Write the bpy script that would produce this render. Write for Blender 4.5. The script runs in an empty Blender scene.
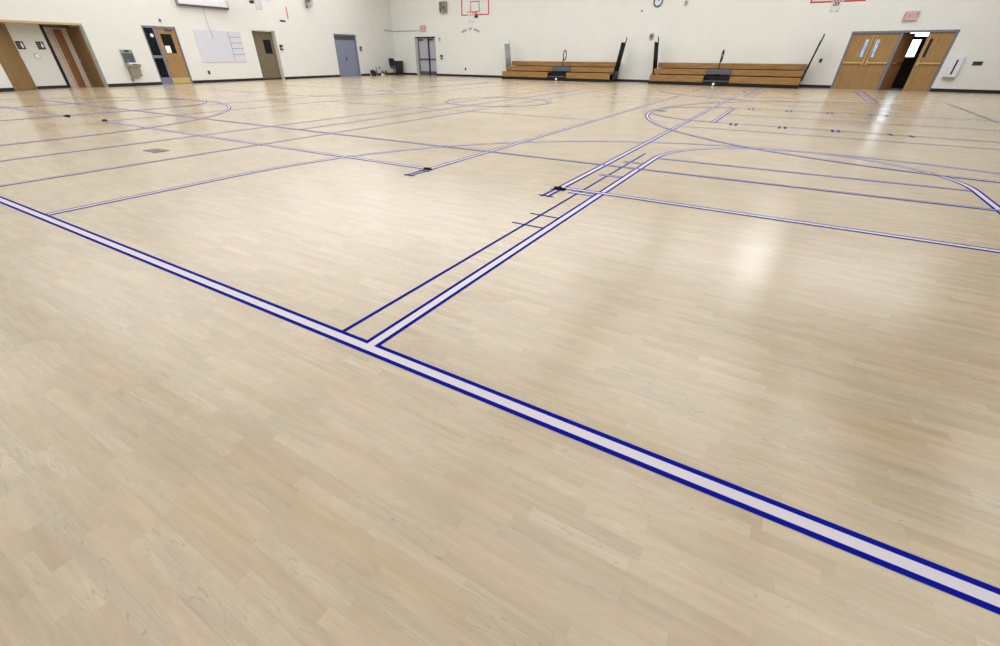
import bpy, bmesh, math, random
from mathutils import Vector, Matrix
random.seed(7)
SC = bpy.context.scene
COL = SC.collection
PI = math.pi

# ------------------------------------------------------------------ materials
def nodes(m):
    m.use_nodes = True
    nt = m.node_tree
    return nt, nt.nodes, nt.links, nt.nodes['Principled BSDF']

def lin(c):
    return tuple(((v / 12.92) if v <= 0.04045 else ((v + 0.055) / 1.055) ** 2.4) for v in (x / 255.0 for x in c))

def mat(name, rgb, rough=0.5, metal=0.0, var=0.06, scale=6.0, spec=0.5, bump=0.0, stretch=(1, 1, 1), emit=None, estr=0.0):
    """plain procedural material: a base colour broken up by soft noise"""
    m = bpy.data.materials.new(name)
    nt, N, Lk, B = nodes(m)
    tc = N.new('ShaderNodeTexCoord')
    mp = N.new('ShaderNodeMapping'); mp.inputs['Scale'].default_value = stretch
    no = N.new('ShaderNodeTexNoise'); no.inputs['Scale'].default_value = scale; no.inputs['Detail'].default_value = 4
    Lk.new(tc.outputs['Object'], mp.inputs['Vector']); Lk.new(mp.outputs['Vector'], no.inputs['Vector'])
    rp = N.new('ShaderNodeValToRGB')
    c = lin(rgb)
    rp.color_ramp.elements[0].position = 0.3; rp.color_ramp.elements[1].position = 0.7
    rp.color_ramp.elements[0].color = tuple(max(0, v * (1 - var)) for v in c) + (1,)
    rp.color_ramp.elements[1].color = tuple(min(1, v * (1 + var)) for v in c) + (1,)
    Lk.new(no.outputs['Fac'], rp.inputs['Fac']); Lk.new(rp.outputs['Color'], B.inputs['Base Color'])
    B.inputs['Roughness'].default_value = rough; B.inputs['Metallic'].default_value = metal
    B.inputs['Specular IOR Level'].default_value = spec
    if bump:
        bp = N.new('ShaderNodeBump'); bp.inputs['Strength'].default_value = bump; bp.inputs['Distance'].default_value = 0.01
        Lk.new(no.outputs['Fac'], bp.inputs['Height']); Lk.new(bp.outputs['Normal'], B.inputs['Normal'])
    if emit:
        B.inputs['Emission Color'].default_value = lin(emit) + (1,); B.inputs['Emission Strength'].default_value = estr
    return m

def wood(name, dark, light, rough=0.4, axis='Z', scale=9.0):
    """straight grained timber; the grain runs along the given object axis"""
    st = {'X': (0.25, 3, 3), 'Z': (3, 3, 0.25)}[axis]
    m = bpy.data.materials.new(name)
    nt, N, Lk, B = nodes(m)
    tc = N.new('ShaderNodeTexCoord'); mp = N.new('ShaderNodeMapping'); mp.inputs['Scale'].default_value = st
    no = N.new('ShaderNodeTexNoise'); no.inputs['Scale'].default_value = scale; no.inputs['Detail'].default_value = 6
    no.inputs['Distortion'].default_value = 0.6
    rp = N.new('ShaderNodeValToRGB')
    rp.color_ramp.elements[0].position = 0.3; rp.color_ramp.elements[1].position = 0.7
    rp.color_ramp.elements[0].color = lin(dark) + (1,); rp.color_ramp.elements[1].color = lin(light) + (1,)
    Lk.new(tc.outputs['Object'], mp.inputs['Vector']); Lk.new(mp.outputs['Vector'], no.inputs['Vector'])
    Lk.new(no.outputs['Fac'], rp.inputs['Fac']); Lk.new(rp.outputs['Color'], B.inputs['Base Color'])
    B.inputs['Roughness'].default_value = rough
    return m

def glass_mat(name, tint=(1, 1, 1), amount=0.12):
    m = bpy.data.materials.new(name)
    m.use_nodes = True
    nt = m.node_tree; nt.nodes.clear()
    out = nt.nodes.new('ShaderNodeOutputMaterial'); mx = nt.nodes.new('ShaderNodeMixShader')
    tr = nt.nodes.new('ShaderNodeBsdfTransparent'); tr.inputs['Color'].default_value = tint + (1,)
    gl = nt.nodes.new('ShaderNodeBsdfGlossy'); gl.inputs['Roughness'].default_value = 0.05
    mx.inputs['Fac'].default_value = amount
    nt.links.new(tr.outputs[0], mx.inputs[1]); nt.links.new(gl.outputs[0], mx.inputs[2]); nt.links.new(mx.outputs[0], out.inputs['Surface'])
    return m

def floor_mat():
    m = bpy.data.materials.new('maple_strip_floor')
    nt, N, Lk, B = nodes(m)
    def math_(op, a, b=None, c=None):
        n = N.new('ShaderNodeMath'); n.operation = op
        for i, v in enumerate((a, b, c)):
            if v is None: continue
            if isinstance(v, (int, float)): n.inputs[i].default_value = v
            else: Lk.new(v, n.inputs[i])
        return n.outputs[0]
    def mapr(v, a, b, c, d):
        n = N.new('ShaderNodeMapRange'); n.clamp = True
        Lk.new(v, n.inputs['Value'])
        for k, x in zip(('From Min', 'From Max', 'To Min', 'To Max'), (a, b, c, d)): n.inputs[k].default_value = x
        return n.outputs[0]
    def white(x, y):
        cb = N.new('ShaderNodeCombineXYZ'); Lk.new(x, cb.inputs[0])
        if isinstance(y, (int, float)): cb.inputs[1].default_value = y
        else: Lk.new(y, cb.inputs[1])
        w = N.new('ShaderNodeTexWhiteNoise'); w.noise_dimensions = '2D'; Lk.new(cb.outputs[0], w.inputs['Vector'])
        return w.outputs['Value']
    tc = N.new('ShaderNodeTexCoord'); sp = N.new('ShaderNodeSeparateXYZ'); Lk.new(tc.outputs['Object'], sp.inputs[0])
    X, Y = sp.outputs[0], sp.outputs[1]
    W = 0.052
    yr = math_('DIVIDE', Y, W)
    row = math_('FLOOR', yr); fy = math_('FRACT', yr)
    r1 = white(row, 3.7); r2 = white(row, 11.3)
    ln = mapr(r2, 0, 1, 0.20, 0.46)
    xs = math_('ADD', math_('DIVIDE', X, ln), math_('MULTIPLY', r1, 31.0))
    bi = math_('FLOOR', xs); fx = math_('FRACT', xs)
    v = white(bi, row)
    bi2 = math_('ADD', bi, 57.31)
    v2 = white(bi2, row)
    # grain coordinates, shifted for each strip
    cb = N.new('ShaderNodeCombineXYZ')
    Lk.new(math_('ADD', math_('MULTIPLY', X, 2.2), math_('MULTIPLY', v, 91.0)), cb.inputs[0])
    Lk.new(math_('ADD', math_('MULTIPLY', Y, 21.0), math_('MULTIPLY', v2, 53.0)), cb.inputs[1])
    n1 = N.new('ShaderNodeTexNoise'); n1.inputs['Scale'].default_value = 1.6; n1.inputs['Detail'].default_value = 5; n1.inputs['Distortion'].default_value = 0.5
    Lk.new(cb.outputs[0], n1.inputs['Vector'])
    # cathedral figure: contour lines of a smooth noise
    n2 = N.new('ShaderNodeTexNoise'); n2.inputs['Scale'].default_value = 1.1; n2.inputs['Detail'].default_value = 1.5
    Lk.new(cb.outputs[0], n2.inputs['Vector'])
    ct = math_('FRACT', math_('MULTIPLY', n2.outputs['Fac'], 9.0))
    ctl = mapr(math_('ABSOLUTE', math_('SUBTRACT', ct, 0.5)), 0.0, 0.07, 1.0, 0.0)
    fig = math_('MULTIPLY', ctl, mapr(v2, 0.35, 0.9, 0.0, 0.42))
    fig = math_('MULTIPLY', fig, mapr(n1.outputs['Fac'], 0.35, 0.65, 0.15, 1.0))
    # broad unevenness of the boards
    n3 = N.new('ShaderNodeTexNoise'); n3.inputs['Scale'].default_value = 0.9; n3.inputs['Detail'].default_value = 3
    Lk.new(tc.outputs['Object'], n3.inputs['Vector'])
    val = math_('ADD', mapr(v, 0, 1, 0.92, 1.05), mapr(n1.outputs['Fac'], 0.3, 0.7, -0.09, 0.09))
    val = math_('ADD', val, mapr(n3.outputs['Fac'], 0.3, 0.7, -0.05, 0.05))
    n4 = N.new('ShaderNodeTexNoise'); n4.inputs['Scale'].default_value = 9.0; n4.inputs['Detail'].default_value = 3
    Lk.new(cb.outputs[0], n4.inputs['Vector'])
    val = math_('ADD', val, mapr(n4.outputs['Fac'], 0.3, 0.7, -0.04, 0.04))
    val = math_('SUBTRACT', val, fig)
    jy = mapr(math_('ABSOLUTE', math_('SUBTRACT', fy, 0.5)), 0.47, 0.495, 0.0, 0.035)
    jx = mapr(math_('ABSOLUTE', math_('SUBTRACT', fx, 0.5)), 0.4955, 0.499, 0.0, 0.07)
    val = math_('SUBTRACT', val, math_('MAXIMUM', jy, jx))
    rp = N.new('ShaderNodeValToRGB')
    rp.color_ramp.elements[0].color = FLOOR_A + (1,); rp.color_ramp.elements[1].color = FLOOR_B + (1,)
    Lk.new(v2, rp.inputs['Fac'])
    mx = N.new('ShaderNodeVectorMath'); mx.operation = 'SCALE'
    Lk.new(rp.outputs['Color'], mx.inputs[0]); Lk.new(val, mx.inputs['Scale'])
    Lk.new(mx.outputs[0], B.inputs['Base Color'])
    Lk.new(mapr(n3.outputs['Fac'], 0.3, 0.7, 0.19, 0.25), B.inputs['Roughness'])
    B.inputs['Specular IOR Level'].default_value = 0.75
    return m

FLOOR_A = lin((174, 156, 127)); FLOOR_B = lin((178, 164, 140))

M = {}
M['floor'] = floor_mat()
M['wall'] = mat('cream_wall_paint', (218, 219, 215), 0.6, var=0.02, scale=1.2)
M['ceiling'] = mat('white_ceiling', (215, 216, 218), 0.8, var=0.03, scale=0.8)
M['beam'] = mat('grey_beam_paint', (120, 122, 126), 0.6)
M['blocker'] = mat('dark_blocker_paint', (26, 26, 28), 0.7)
M['base'] = mat('black_vinyl_base', (9, 10, 26), 0.45)
M['white_paint'] = mat('white_line_paint', (196, 190, 198), 0.35, var=0.03, scale=3)
M['blue_tape'] = mat('blue_line_tape', (4, 16, 136), 0.7, var=0.10, scale=14, spec=0.04)
M['navy'] = mat('navy_wad', (8, 9, 30), 0.7, var=0.2, scale=30, spec=0.2)
M['plate'] = mat('floor_plate_metal', (92, 92, 90), 0.4, 0.6)
M['steel'] = mat('stainless_steel', (168, 168, 165), 0.35, 0.85, stretch=(1, 1, 14))
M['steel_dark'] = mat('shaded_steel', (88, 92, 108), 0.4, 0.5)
M['taupe'] = mat('taupe_metal', (150, 146, 132), 0.5, 0.3)
M['black'] = mat('black_plastic', (22, 22, 24), 0.45)
M['blackm'] = mat('black_metal', (6, 6, 8), 0.4, 0.3)
M['glass_dark'] = mat('dark_glass', (9, 10, 13), 0.15, spec=0.3)
M['frame_grey'] = mat('blue_grey_frame_paint', (112, 118, 140), 0.4)
M['door_grey'] = mat('blue_grey_door_paint', (126, 131, 156), 0.45)
M['door_grey_far'] = mat('pale_grey_door_paint', (168, 170, 182), 0.45)
M['grey'] = mat('mid_grey_metal', (140, 142, 142), 0.5, 0.2)
M['dgrey'] = mat('dark_grey', (74, 75, 80), 0.5)
M['wood_door'] = wood('oak_door_veneer', (138, 105, 62), (166, 132, 84), 0.4)
M['wood_tan'] = wood('tan_door_veneer', (122, 95, 60), (146, 116, 76), 0.45)
M['wood_brown'] = wood('brown_door_veneer', (136, 92, 56), (160, 114, 74), 0.45)
M['wood_olive'] = wood('olive_brown_door', (98, 88, 66), (120, 108, 84), 0.5)
M['wood_trim'] = wood('tan_header_trim', (176, 150, 104), (192, 168, 122), 0.5, 'X')
M['wood_bleach'] = wood('bleacher_board_wood', (124, 90, 46), (162, 122, 70), 0.4, 'X', 7)
M['brass'] = mat('brass', (212, 192, 132), 0.35, 0.8)
M['paper'] = mat('white_paper', (240, 240, 240), 0.7, var=0.01)
M['whiteboard'] = mat('whiteboard_enamel', (206, 208, 220), 0.25, var=0.02)
M['green_line'] = mat('green_grey_line', (88, 128, 126), 0.5)
M['screen_case'] = mat('white_screen_case', (224, 226, 236), 0.4)
M['red'] = mat('red_paint', (176, 54, 50), 0.45)
M['rim'] = mat('orange_red_rim', (186, 78, 52), 0.4, 0.1)
M['red_pale'] = mat('pale_red_strip', (222, 128, 108), 0.6)
M['maroon'] = mat('fire_pull_red', (76, 26, 40), 0.4)
M['net'] = mat('white_net_cord', (206, 206, 212), 0.8)
M['white'] = mat('white_enamel', (232, 232, 236), 0.4)
M['lavender'] = mat('lavender_white_panel', (216, 216, 230), 0.4)
M['clear'] = glass_mat('clear_backboard_glass', (0.97, 0.98, 1.0), 0.10)
M['leaf_pane'] = glass_mat('tinted_door_pane', (0.34, 0.38, 0.44), 0.06)
M['pane'] = glass_mat('clear_window_pane', (0.97, 0.98, 1.0), 0.06)
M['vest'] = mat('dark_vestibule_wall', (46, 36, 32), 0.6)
M['exit_red'] = mat('lit_exit_letters', (226, 60, 66), 0.5, emit=(240, 60, 66), estr=0.15)
M['exit_face'] = mat('exit_sign_face', (188, 184, 182), 0.5)
M['exit_case'] = mat('exit_sign_case', (170, 166, 164), 0.5)
M['clock_face'] = mat('pale_clock_face', (206, 216, 232), 0.3)
M['clock_rim'] = mat('grey_blue_clock_rim', (88, 96, 116), 0.35, 0.4)
M['speck'] = mat('white_spot', (245, 245, 245), 0.4)
M['blue_step'] = mat('blue_grey_step_metal', (88, 96, 110), 0.4, 0.3)
M['pink_wall'] = mat('pink_white_wall_paint', (226, 208, 198), 0.6)
M['yellow'] = mat('yellow_plastic', (214, 196, 52), 0.5)
M['bottle'] = mat('grey_bottle', (120, 128, 146), 0.3, 0.4)
M['brown_box'] = mat('brown_leather', (112, 74, 46), 0.6)
M['daylight'] = mat('bright_daylit_sky', (235, 242, 255), 1.0, emit=(232, 240, 255), estr=4.0)

# ------------------------------------------------------------------ mesh helper
class MB:
    """collects shapes in a local frame; build() links them as one mesh object"""
    def __init__(s, o=(0, 0, 0)):
        s.bm = bmesh.new(); s.o = Vector(o); s.mi = 0
    def _v(s, p): return s.bm.verts.new(Vector(p) - s.o)
    def _f(s, vs, smooth=False):
        try:
            f = s.bm.faces.new(vs); f.material_index = s.mi; f.smooth = smooth; return f
        except ValueError:
            return None
    def box(s, x0, x1, y0, y1, z0, z1, bev=0.0):
        vs = [s._v((x, y, z)) for z in (z0, z1) for y in (y0, y1) for x in (x0, x1)]
        fs = [s._f([vs[i] for i in q]) for q in ((0, 2, 3, 1), (4, 5, 7, 6), (0, 1, 5, 4), (2, 6, 7, 3), (0, 4, 6, 2), (1, 3, 7, 5))]
        if bev:
            es = list({e for f in fs for e in f.edges})
            bmesh.ops.bevel(s.bm, geom=es, offset=bev, segments=2, affect='EDGES', profile=0.5, material=-1)
        return s
    def prism(s, pts, vec):
        """extrude a planar polygon (3-D points) along vec"""
        vec = Vector(vec)
        a = [s._v(p) for p in pts]; b = [s._v(Vector(p) + vec) for p in pts]
        s._f(a[::-1]); s._f(b); n = len(pts)
        for i in range(n): s._f([a[i], a[(i + 1) % n], b[(i + 1) % n], b[i]])
        return s
    def tube(s, path, r, seg=8, closed=False, caps=True):
        P = [Vector(p) for p in path]; n = len(P); rings = []
        ref = None
        for i in range(n):
            if closed: t = (P[(i + 1) % n] - P[i - 1])
            else: t = P[min(i + 1, n - 1)] - P[max(i - 1, 0)]
            t.normalize()
            if ref is None:
                ref = Vector((0, 0, 1)) if abs(t.z) < 0.9 else Vector((1, 0, 0))
            u = ref - t * ref.dot(t)
            if u.length < 1e-5: u = Vector((0, 1, 0)) - t * t.y
            u.normalize(); w = t.cross(u); ref = u
            rr = r[i] if isinstance(r, (list, tuple)) else r
            rings.append([s._v(P[i] + (u * math.cos(k * 2 * PI / seg) + w * math.sin(k * 2 * PI / seg)) * rr) for k in range(seg)])
        m = n if closed else n - 1
        for i in range(m):
            a, b = rings[i], rings[(i + 1) % n]
            for k in range(seg): s._f([a[k], a[(k + 1) % seg], b[(k + 1) % seg], b[k]], True)
        if caps and not closed:
            s._f(rings[0][::-1]); s._f(rings[-1])
        return s
    def cyl(s, p, q, r, seg=16, r2=None):
        return s.tube([p, q], [r, r if r2 is None else r2], seg)
    def blob(s, c, rx, ry, rz, jit=0.0, sub=2):
        r = bmesh.ops.create_icosphere(s.bm, subdivisions=sub, radius=1.0)
        for v in r['verts']:
            k = 1 + random.uniform(-jit, jit)
            v.co = Vector((v.co.x * rx * k, v.co.y * ry * k, v.co.z * rz * k)) + Vector(c) - s.o
        for f in {f for v in r['verts'] for f in v.link_faces}: f.material_index = s.mi; f.smooth = jit < 0.1
        return s
    def build(s, name, m, parent=None):
        me = bpy.data.meshes.new(name)
        bmesh.ops.recalc_face_normals(s.bm, faces=s.bm.faces[:])
        s.bm.to_mesh(me); s.bm.free()
        for x in (m if isinstance(m, (list, tuple)) else [m]): me.materials.append(x)
        o = bpy.data.objects.new(name, me); COL.objects.link(o)
        if parent is not None: o.parent = parent
        return o

def tag(o, label=None, cat=None, group=None, kind=None):
    if label: o['label'] = label
    if cat: o['category'] = cat
    if group: o['group'] = group
    if kind: o['kind'] = kind
    return o

# frames of reference: x along the wall (rightwards), y into the wall, z up
class Frame:
    def __init__(s, o, p):
        s.o = Vector((o[0], o[1], 0)); d = Vector((p[0] - o[0], p[1] - o[1], 0)); s.len = d.length
        s.rz = math.atan2(d.y, d.x); s.u = d.normalized(); s.n = Vector((-s.u.y, s.u.x, 0))
    def w(s, x, y, z): return s.o + s.u * x + s.n * y + Vector((0, 0, z))
LEFT = Frame((-26.9, 6.71), (-28.2, 31.75))
FAR = Frame((-28.2, 31.75), (7.5, 30.05))
FLOOR = Frame((0, 0), (1, 0))

class Thing:
    """an Empty standing at the base of a thing; parts are built in the frame's own metres"""
    def __init__(s, name, fr, base, label, cat, group=None, kind=None):
        s.base = Vector(base)
        e = bpy.data.objects.new(name, None); COL.objects.link(e); e.empty_display_size = 0.2
        e.location = fr.w(*base); e.rotation_euler = (0, 0, fr.rz)
        tag(e, label, cat, group, kind); s.e = e
    def mb(s): return MB(s.base)

def single(name, fr, base, fn, m, label, cat, group=None, kind=None):
    """a thing that is one mesh"""
    b = MB(base); fn(b)
    o = b.build(name, m); o.location = fr.w(*base); o.rotation_euler = (0, 0, fr.rz)
    return tag(o, label, cat, group, kind)

def text_mb(mb, txt, at, height, ydir=-1, rot=0.0, depth=0.004):
    """letters standing on a wall plane, centred on at=(x,y,z), facing the room"""
    cu = bpy.data.curves.new('lettering', 'FONT'); cu.body = txt; cu.align_x = 'CENTER'; cu.align_y = 'CENTER'
    cu.size = height / 0.7; cu.extrude = depth; cu.resolution_u = 3
    ob = bpy.data.objects.new('lettering', cu); COL.objects.link(ob)
    bpy.context.view_layer.update()
    me = bpy.data.meshes.new_from_object(ob.evaluated_get(bpy.context.evaluated_depsgraph_get()))
    bpy.data.objects.remove(ob); bpy.data.curves.remove(cu)
    c, sn = math.cos(rot), math.sin(rot)
    n0 = len(mb.bm.verts); mb.bm.from_mesh(me); mb.bm.verts.ensure_lookup_table(); mb.bm.faces.ensure_lookup_table()
    for v in mb.bm.verts[n0:]:
        x, y, z = v.co
        v.co = Vector((at[0] + x * c - y * sn, at[1] - z, at[2] + x * sn + y * c)) - mb.o
    bpy.data.meshes.remove(me)

# ------------------------------------------------------------------ room shell
HC = 7.6
def wall_mb(fr, s0, s1, openings, thick=0.3):
    b = MB()
    cuts = sorted(openings); x = s0
    for (a, c, h) in cuts:
        b.box(x, a, 0, thick, 0, HC); b.box(a, c, 0, thick, h, HC); x = c
    b.box(x, s1, 0, thick, 0, HC)
    return b
def place(o, fr): o.location = fr.w(0, 0, 0); o.rotation_euler = (0, 0, fr.rz); return o

fl = MB().box(-33, 13, -4, 36, -0.2, 0).build('floor', M['floor'])
tag(fl, 'pale maple strip gym floor with a satin finish', 'floor', kind='structure')
ce = MB().box(-31, 12.5, -3.5, 33.5, HC, HC + 0.2).build('ceiling', M['ceiling'])
tag(ce, 'white gym ceiling', 'ceiling', kind='structure')

b = wall_mb(LEFT, -10.4, 25.4, [(0.6, 3.9, 2.30), (6.40, 8.0, 2.37), (12.35, 13.93, 2.42), (18.7, 20.87, 2.45)])
# restroom alcove behind the first opening
b.box(0.45, 0.6, 0.3, 1.0, 0, 2.5); b.box(0.6, 2.8, 0.9, 1.0, 0, 2.3); b.box(0.45, 4.05, 0.3, 1.5, 2.30, 2.5)
b.box(2.7, 2.8, 1.0, 1.5, 0, 2.3); b.box(3.9, 4.05, 0.3, 1.5, 0, 2.3)
b.mi = 1; b.box(2.8, 3.9, 1.35, 1.5, 0, 2.3); b.mi = 0
# shallow recess behind the third opening
b.box(12.25, 12.35, 0.3, 0.5, 0, 2.5); b.box(13.93, 14.03, 0.3, 0.5, 0, 2.5); b.box(12.25, 14.03, 0.42, 0.5, 0, 2.5)
b.box(6.3, 8.1, 0.3, 0.4, 0, 2.5); b.box(18.6, 20.97, 0.3, 0.4, 0, 2.6)
tag(place(b.build('wall_left', [M['wall'], M['pink_wall']]), LEFT), 'long cream wall on the left with door openings', 'wall', kind='structure')
b = wall_mb(FAR, 0.0, 40.0, [(2.2, 4.25, 2.42), (29.65, 33.45, 2.26)])
b.box(2.1, 2.2, 0.3, 0.5, 0, 2.5); b.box(4.25, 4.35, 0.3, 0.5, 0, 2.5); b.box(2.1, 4.35, 0.45, 0.55, 0, 2.5)
tag(place(b.build('wall_far', M['wall']), FAR), 'far cream wall behind the bleachers', 'wall', kind='structure')
tag(MB().box(11.2, 11.5, -3.5, 31, 0, HC).build('wall_right', M['wall']), 'right gym wall beyond the photo edge', 'wall', kind='structure')
tag(MB().box(-30, 11.5, -3.5, -3.2, 0, HC).build('wall_back', M['wall']), 'gym wall behind the camera', 'wall', kind='structure')

b = MB()
for a, c in ((-10, 0.6), (3.9, 6.40), (8.0, 12.35), (13.93, 18.7), (20.87, 24.98)): b.box(a, c, -0.015, 0, 0, 0.125)
b.box(1.68, 2.8, 0.885, 0.9, 0, 0.105); b.box(12.35, 13.93, 0.27, 0.29, 0, 0.08)
tag(place(b.build('baseboard_left', M['base']), LEFT), 'black vinyl baseboard along the left wall', 'baseboard', kind='structure')
b = MB()
for a, c in ((0.02, 2.2), (4.25, 29.65), (33.45, 39)): b.box(a, c, -0.015, 0, 0, 0.125)
tag(place(b.build('baseboard_far', M['base']), FAR), 'black vinyl baseboard along the far wall', 'baseboard', kind='structure')

# tan header and pale jamb trim of the restroom alcove
b = MB(); b.box(0.5, 3.97, -0.02, 0.3, 2.25, 2.32)
tag(place(b.build('trim_1', M['wood_trim']), LEFT), 'tan header trim over the restroom alcove', 'trim', kind='structure')
b = MB(); b.box(3.9, 3.98, -0.02, 0.02, 0, 2.255)
tag(place(b.build('trim_2', M['grey']), LEFT), 'pale grey jamb trim at the right side of the restroom alcove', 'trim', kind='structure')

# ------------------------------------------------------------------ doors of the left wall
def door(n, fr, base, label): return Thing('door_%d' % n, fr, base, label, 'door', None, 'structure')

# open tan leaf at the left end of the alcove
t = door(1, LEFT, (0.62, 0.02, 0), 'wide tan wooden door standing open at the left end of the restroom alcove')
d = Vector((1.04, 0.84, 0)); dn = d.normalized(); nn = Vector((-dn.y, dn.x, 0)) * 0.045
p0 = Vector((0.62, 0.02, 0.01)); b = t.mb()
b.prism([p0, p0 + d, p0 + d + nn, p0 + nn], (0, 0, 2.22)); b.build('leaf', M['wood_tan'], t.e)
q = p0 + d * 0.92 + Vector((0, 0, 1.0)) - nn * 0.8
t.mb().tube([q, q + Vector((0, 0, 0.22))], 0.014).build('handle', M['brass'], t.e)

# inside the alcove: black framed opening, brown door, tan door on the right
t = Thing('door_2', LEFT, (3.33, 1.35, 0), 'brown restroom door in a white frame deep inside the alcove', 'door', None, 'structure')
t.mb().box(3.35, 3.67, 1.30, 1.345, 0.01, 2.12).build('leaf', M['wood_brown'], t.e)
t.mb().box(3.67, 3.88, 1.27, 1.345, 0, 2.25).box(3.30, 3.35, 1.29, 1.345, 0, 2.2).build('frame', M['pink_wall'], t.e)
t.mb().box(3.40, 3.44, 1.25, 1.30, 0.98, 1.04).build('handle', M['steel'], t.e)
t = Thing('door_3', LEFT, (3.88, 0.1, 0), 'tan wooden door folded against the right side of the restroom alcove', 'door', None, 'structure')
t.mb().box(3.845, 3.89, 0.10, 1.22, 0.01, 2.2).build('leaf', M['wood_tan'], t.e)
t.mb().cyl((3.845, 1.12, 1.0), (3.80, 1.12, 1.0), 0.03).build('handle', M['brass'], t.e)
t = Thing('trim_3', LEFT, (2.8, 0.9, 0), 'black metal door frame at the inner corner of the restroom alcove', 'frame', None, 'structure')
t.mb().box(2.79, 2.9, 0.88, 1.0, 0, 2.25).box(2.9, 2.98, 1.25, 1.345, 0, 2.25).build('jamb', M['blackm'], t.e)
t.mb().box(2.9, 3.88, 0.88, 0.98, 2.17, 2.25).build('header', M['dgrey'], t.e)

# wood door with dark sidelight
t = door(4, LEFT, (7.2, 0.1, 0), 'wooden door with a papered dark window and a grey framed sidelight')
b = t.mb()
b.box(6.40, 6.46, 0.0, 0.14, 0, 2.37); b.box(7.94, 8.0, 0.0, 0.14, 0, 2.37); b.box(6.40, 8.0, 0.0, 0.14, 2.29, 2.37)
b.box(6.90, 7.0, 0.01, 0.13, 0, 2.30)
b.build('frame', M['frame_grey'], t.e)
b = t.mb(); b.box(6.46, 6.90, 0.03, 0.09, 1.10, 1.21); b.box(6.46, 6.90, 0.03, 0.09, 0, 0.30)
b.build('sidelight_rail', M['frame_grey'], t.e)
for z0, z1 in ((0.30, 1.10), (1.21, 2.29)): t.mb().box(6.46, 6.90, 0.05, 0.07, z0, z1).build('sidelight_pane', M['glass_dark'], t.e)
b = t.mb(); b.box(7.0, 7.94, 0.04, 0.085, 0.01, 2.29); lf = b.build('leaf', M['wood_door'], t.e)
wn = t.mb().box(7.18, 7.70, 0.03, 0.04, 1.30, 2.07).build('window', M['glass_dark'], t.e)
t.mb().box(7.0, 7.94, 0.03, 0.04, 0.02, 0.27).build('kick_plate', M['brass'], t.e)
t.mb().cyl((7.06, 0.04, 1.0), (7.06, -0.02, 1.0), 0.025).cyl((7.06, -0.02, 1.0), (7.17, -0.02, 1.0), 0.012).build('handle', M['steel'], t.e)
t.mb().box(7.5, 7.78, -0.02, 0.04, 2.2, 2.27).build('door_closer', M['dgrey'], t.e)
single('paper_notice', LEFT, (7.32, 0.028, 1.31), lambda b: b.box(7.20, 7.45, 0.024, 0.028, 1.31, 1.60), M['paper'], 'white paper notice taped low on the dark window of the wooden door', 'notice')
single('paper_notice', LEFT, (6.78, 0.048, 2.0), lambda b: b.cyl((6.78, 0.049, 2.0), (6.78, 0.044, 2.0), 0.075, 20), M['paper'], 'small round white sticker high on the dark sidelight', 'sticker')

# recessed olive brown door
t = door(5, LEFT, (13.1, 0.29, 0), 'dim olive brown door with a black window in a shallow recess')
t.mb().box(12.38, 13.9, 0.29, 0.34, 0.08, 2.38).build('leaf', M['wood_olive'], t.e)
t.mb().box(13.20, 13.70, 0.275, 0.29, 1.32, 1.99).build('window', M['glass_dark'], t.e)
t.mb().cyl((12.55, 0.29, 1.0), (12.55, 0.23, 1.0), 0.03).build('handle', M['steel'], t.e)

def double_leaf(t, x0, x1, y, z1, m, closer=True):
    xm = (x0 + x1) / 2
    for a, c in ((x0, xm - 0.004), (xm + 0.004, x1)):
        t.mb().box(a, c, y, y + 0.045, 0.01, z1).build('leaf', m, t.e)
    return xm
t = door(6, LEFT, (19.78, 0.12, 0), 'flush blue grey double door in the left wall')
b = t.mb(); b.box(18.7, 18.79, 0.04, 0.25, 0, 2.45); b.box(20.78, 20.87, 0.04, 0.25, 0, 2.45); b.box(18.7, 20.87, 0.04, 0.25, 2.36, 2.45)
b.build('frame', M['frame_grey'], t.e)
t.mb().box(18.79, 20.78, 0.10, 0.25, 2.14, 2.36).build('transom_panel', M['dgrey'], t.e)
xm = double_leaf(t, 18.79, 20.78, 0.12, 2.14, M['door_grey'])
t.mb().cyl((xm - 0.07, 0.12, 1.05), (xm - 0.07, 0.06, 1.05), 0.03).box(xm - 0.12, xm - 0.03, 0.11, 0.12, 0.95, 1.17).build('handle', M['dgrey'], t.e)

# ------------------------------------------------------------------ things on the left wall
for k, (x, what) in enumerate(((1.64, 'left'), (2.32, 'right'))):
    t = Thing('restroom_sign', LEFT, (x, 0.9, 1.40), 'black restroom sign with a white %s figure, the %s one above the round button' % ('standing' if k == 0 else 'skirted', what), 'sign', 'restroom signs')
    x0 = x + 0.20
    t.mb().box(x0 - 0.13, x0 + 0.13, 0.888, 0.9, 1.40, 1.67).build('plate', M['black'], t.e)
    b = t.mb(); cx = x0 + 0.05
    b.cyl((cx, 0.888, 1.615), (cx, 0.884, 1.615), 0.02, 12)
    if k == 0: b.prism([(cx - 0.035, 0.888, 1.59), (cx + 0.035, 0.888, 1.59), (cx + 0.035, 0.888, 1.51), (cx + 0.02, 0.888, 1.44), (cx - 0.02, 0.888, 1.44), (cx - 0.035, 0.888, 1.51)], (0, -0.004, 0))
    else: b.prism([(cx - 0.02, 0.888, 1.59), (cx + 0.02, 0.888, 1.59), (cx + 0.05, 0.888, 1.49), (cx + 0.015, 0.888, 1.49), (cx + 0.015, 0.888, 1.44), (cx - 0.015, 0.888, 1.44), (cx - 0.015, 0.888, 1.49), (cx - 0.05, 0.888, 1.49)], (0, -0.004, 0))
    b.build('figure', M['paper'], t.e)
    b = t.mb()
    for z in (1.46, 1.52, 1.58): b.box(x0 - 0.10, x0 - 0.03, 0.885, 0.888, z, z + 0.02)
    b.build('lettering', M['grey'], t.e)
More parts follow.
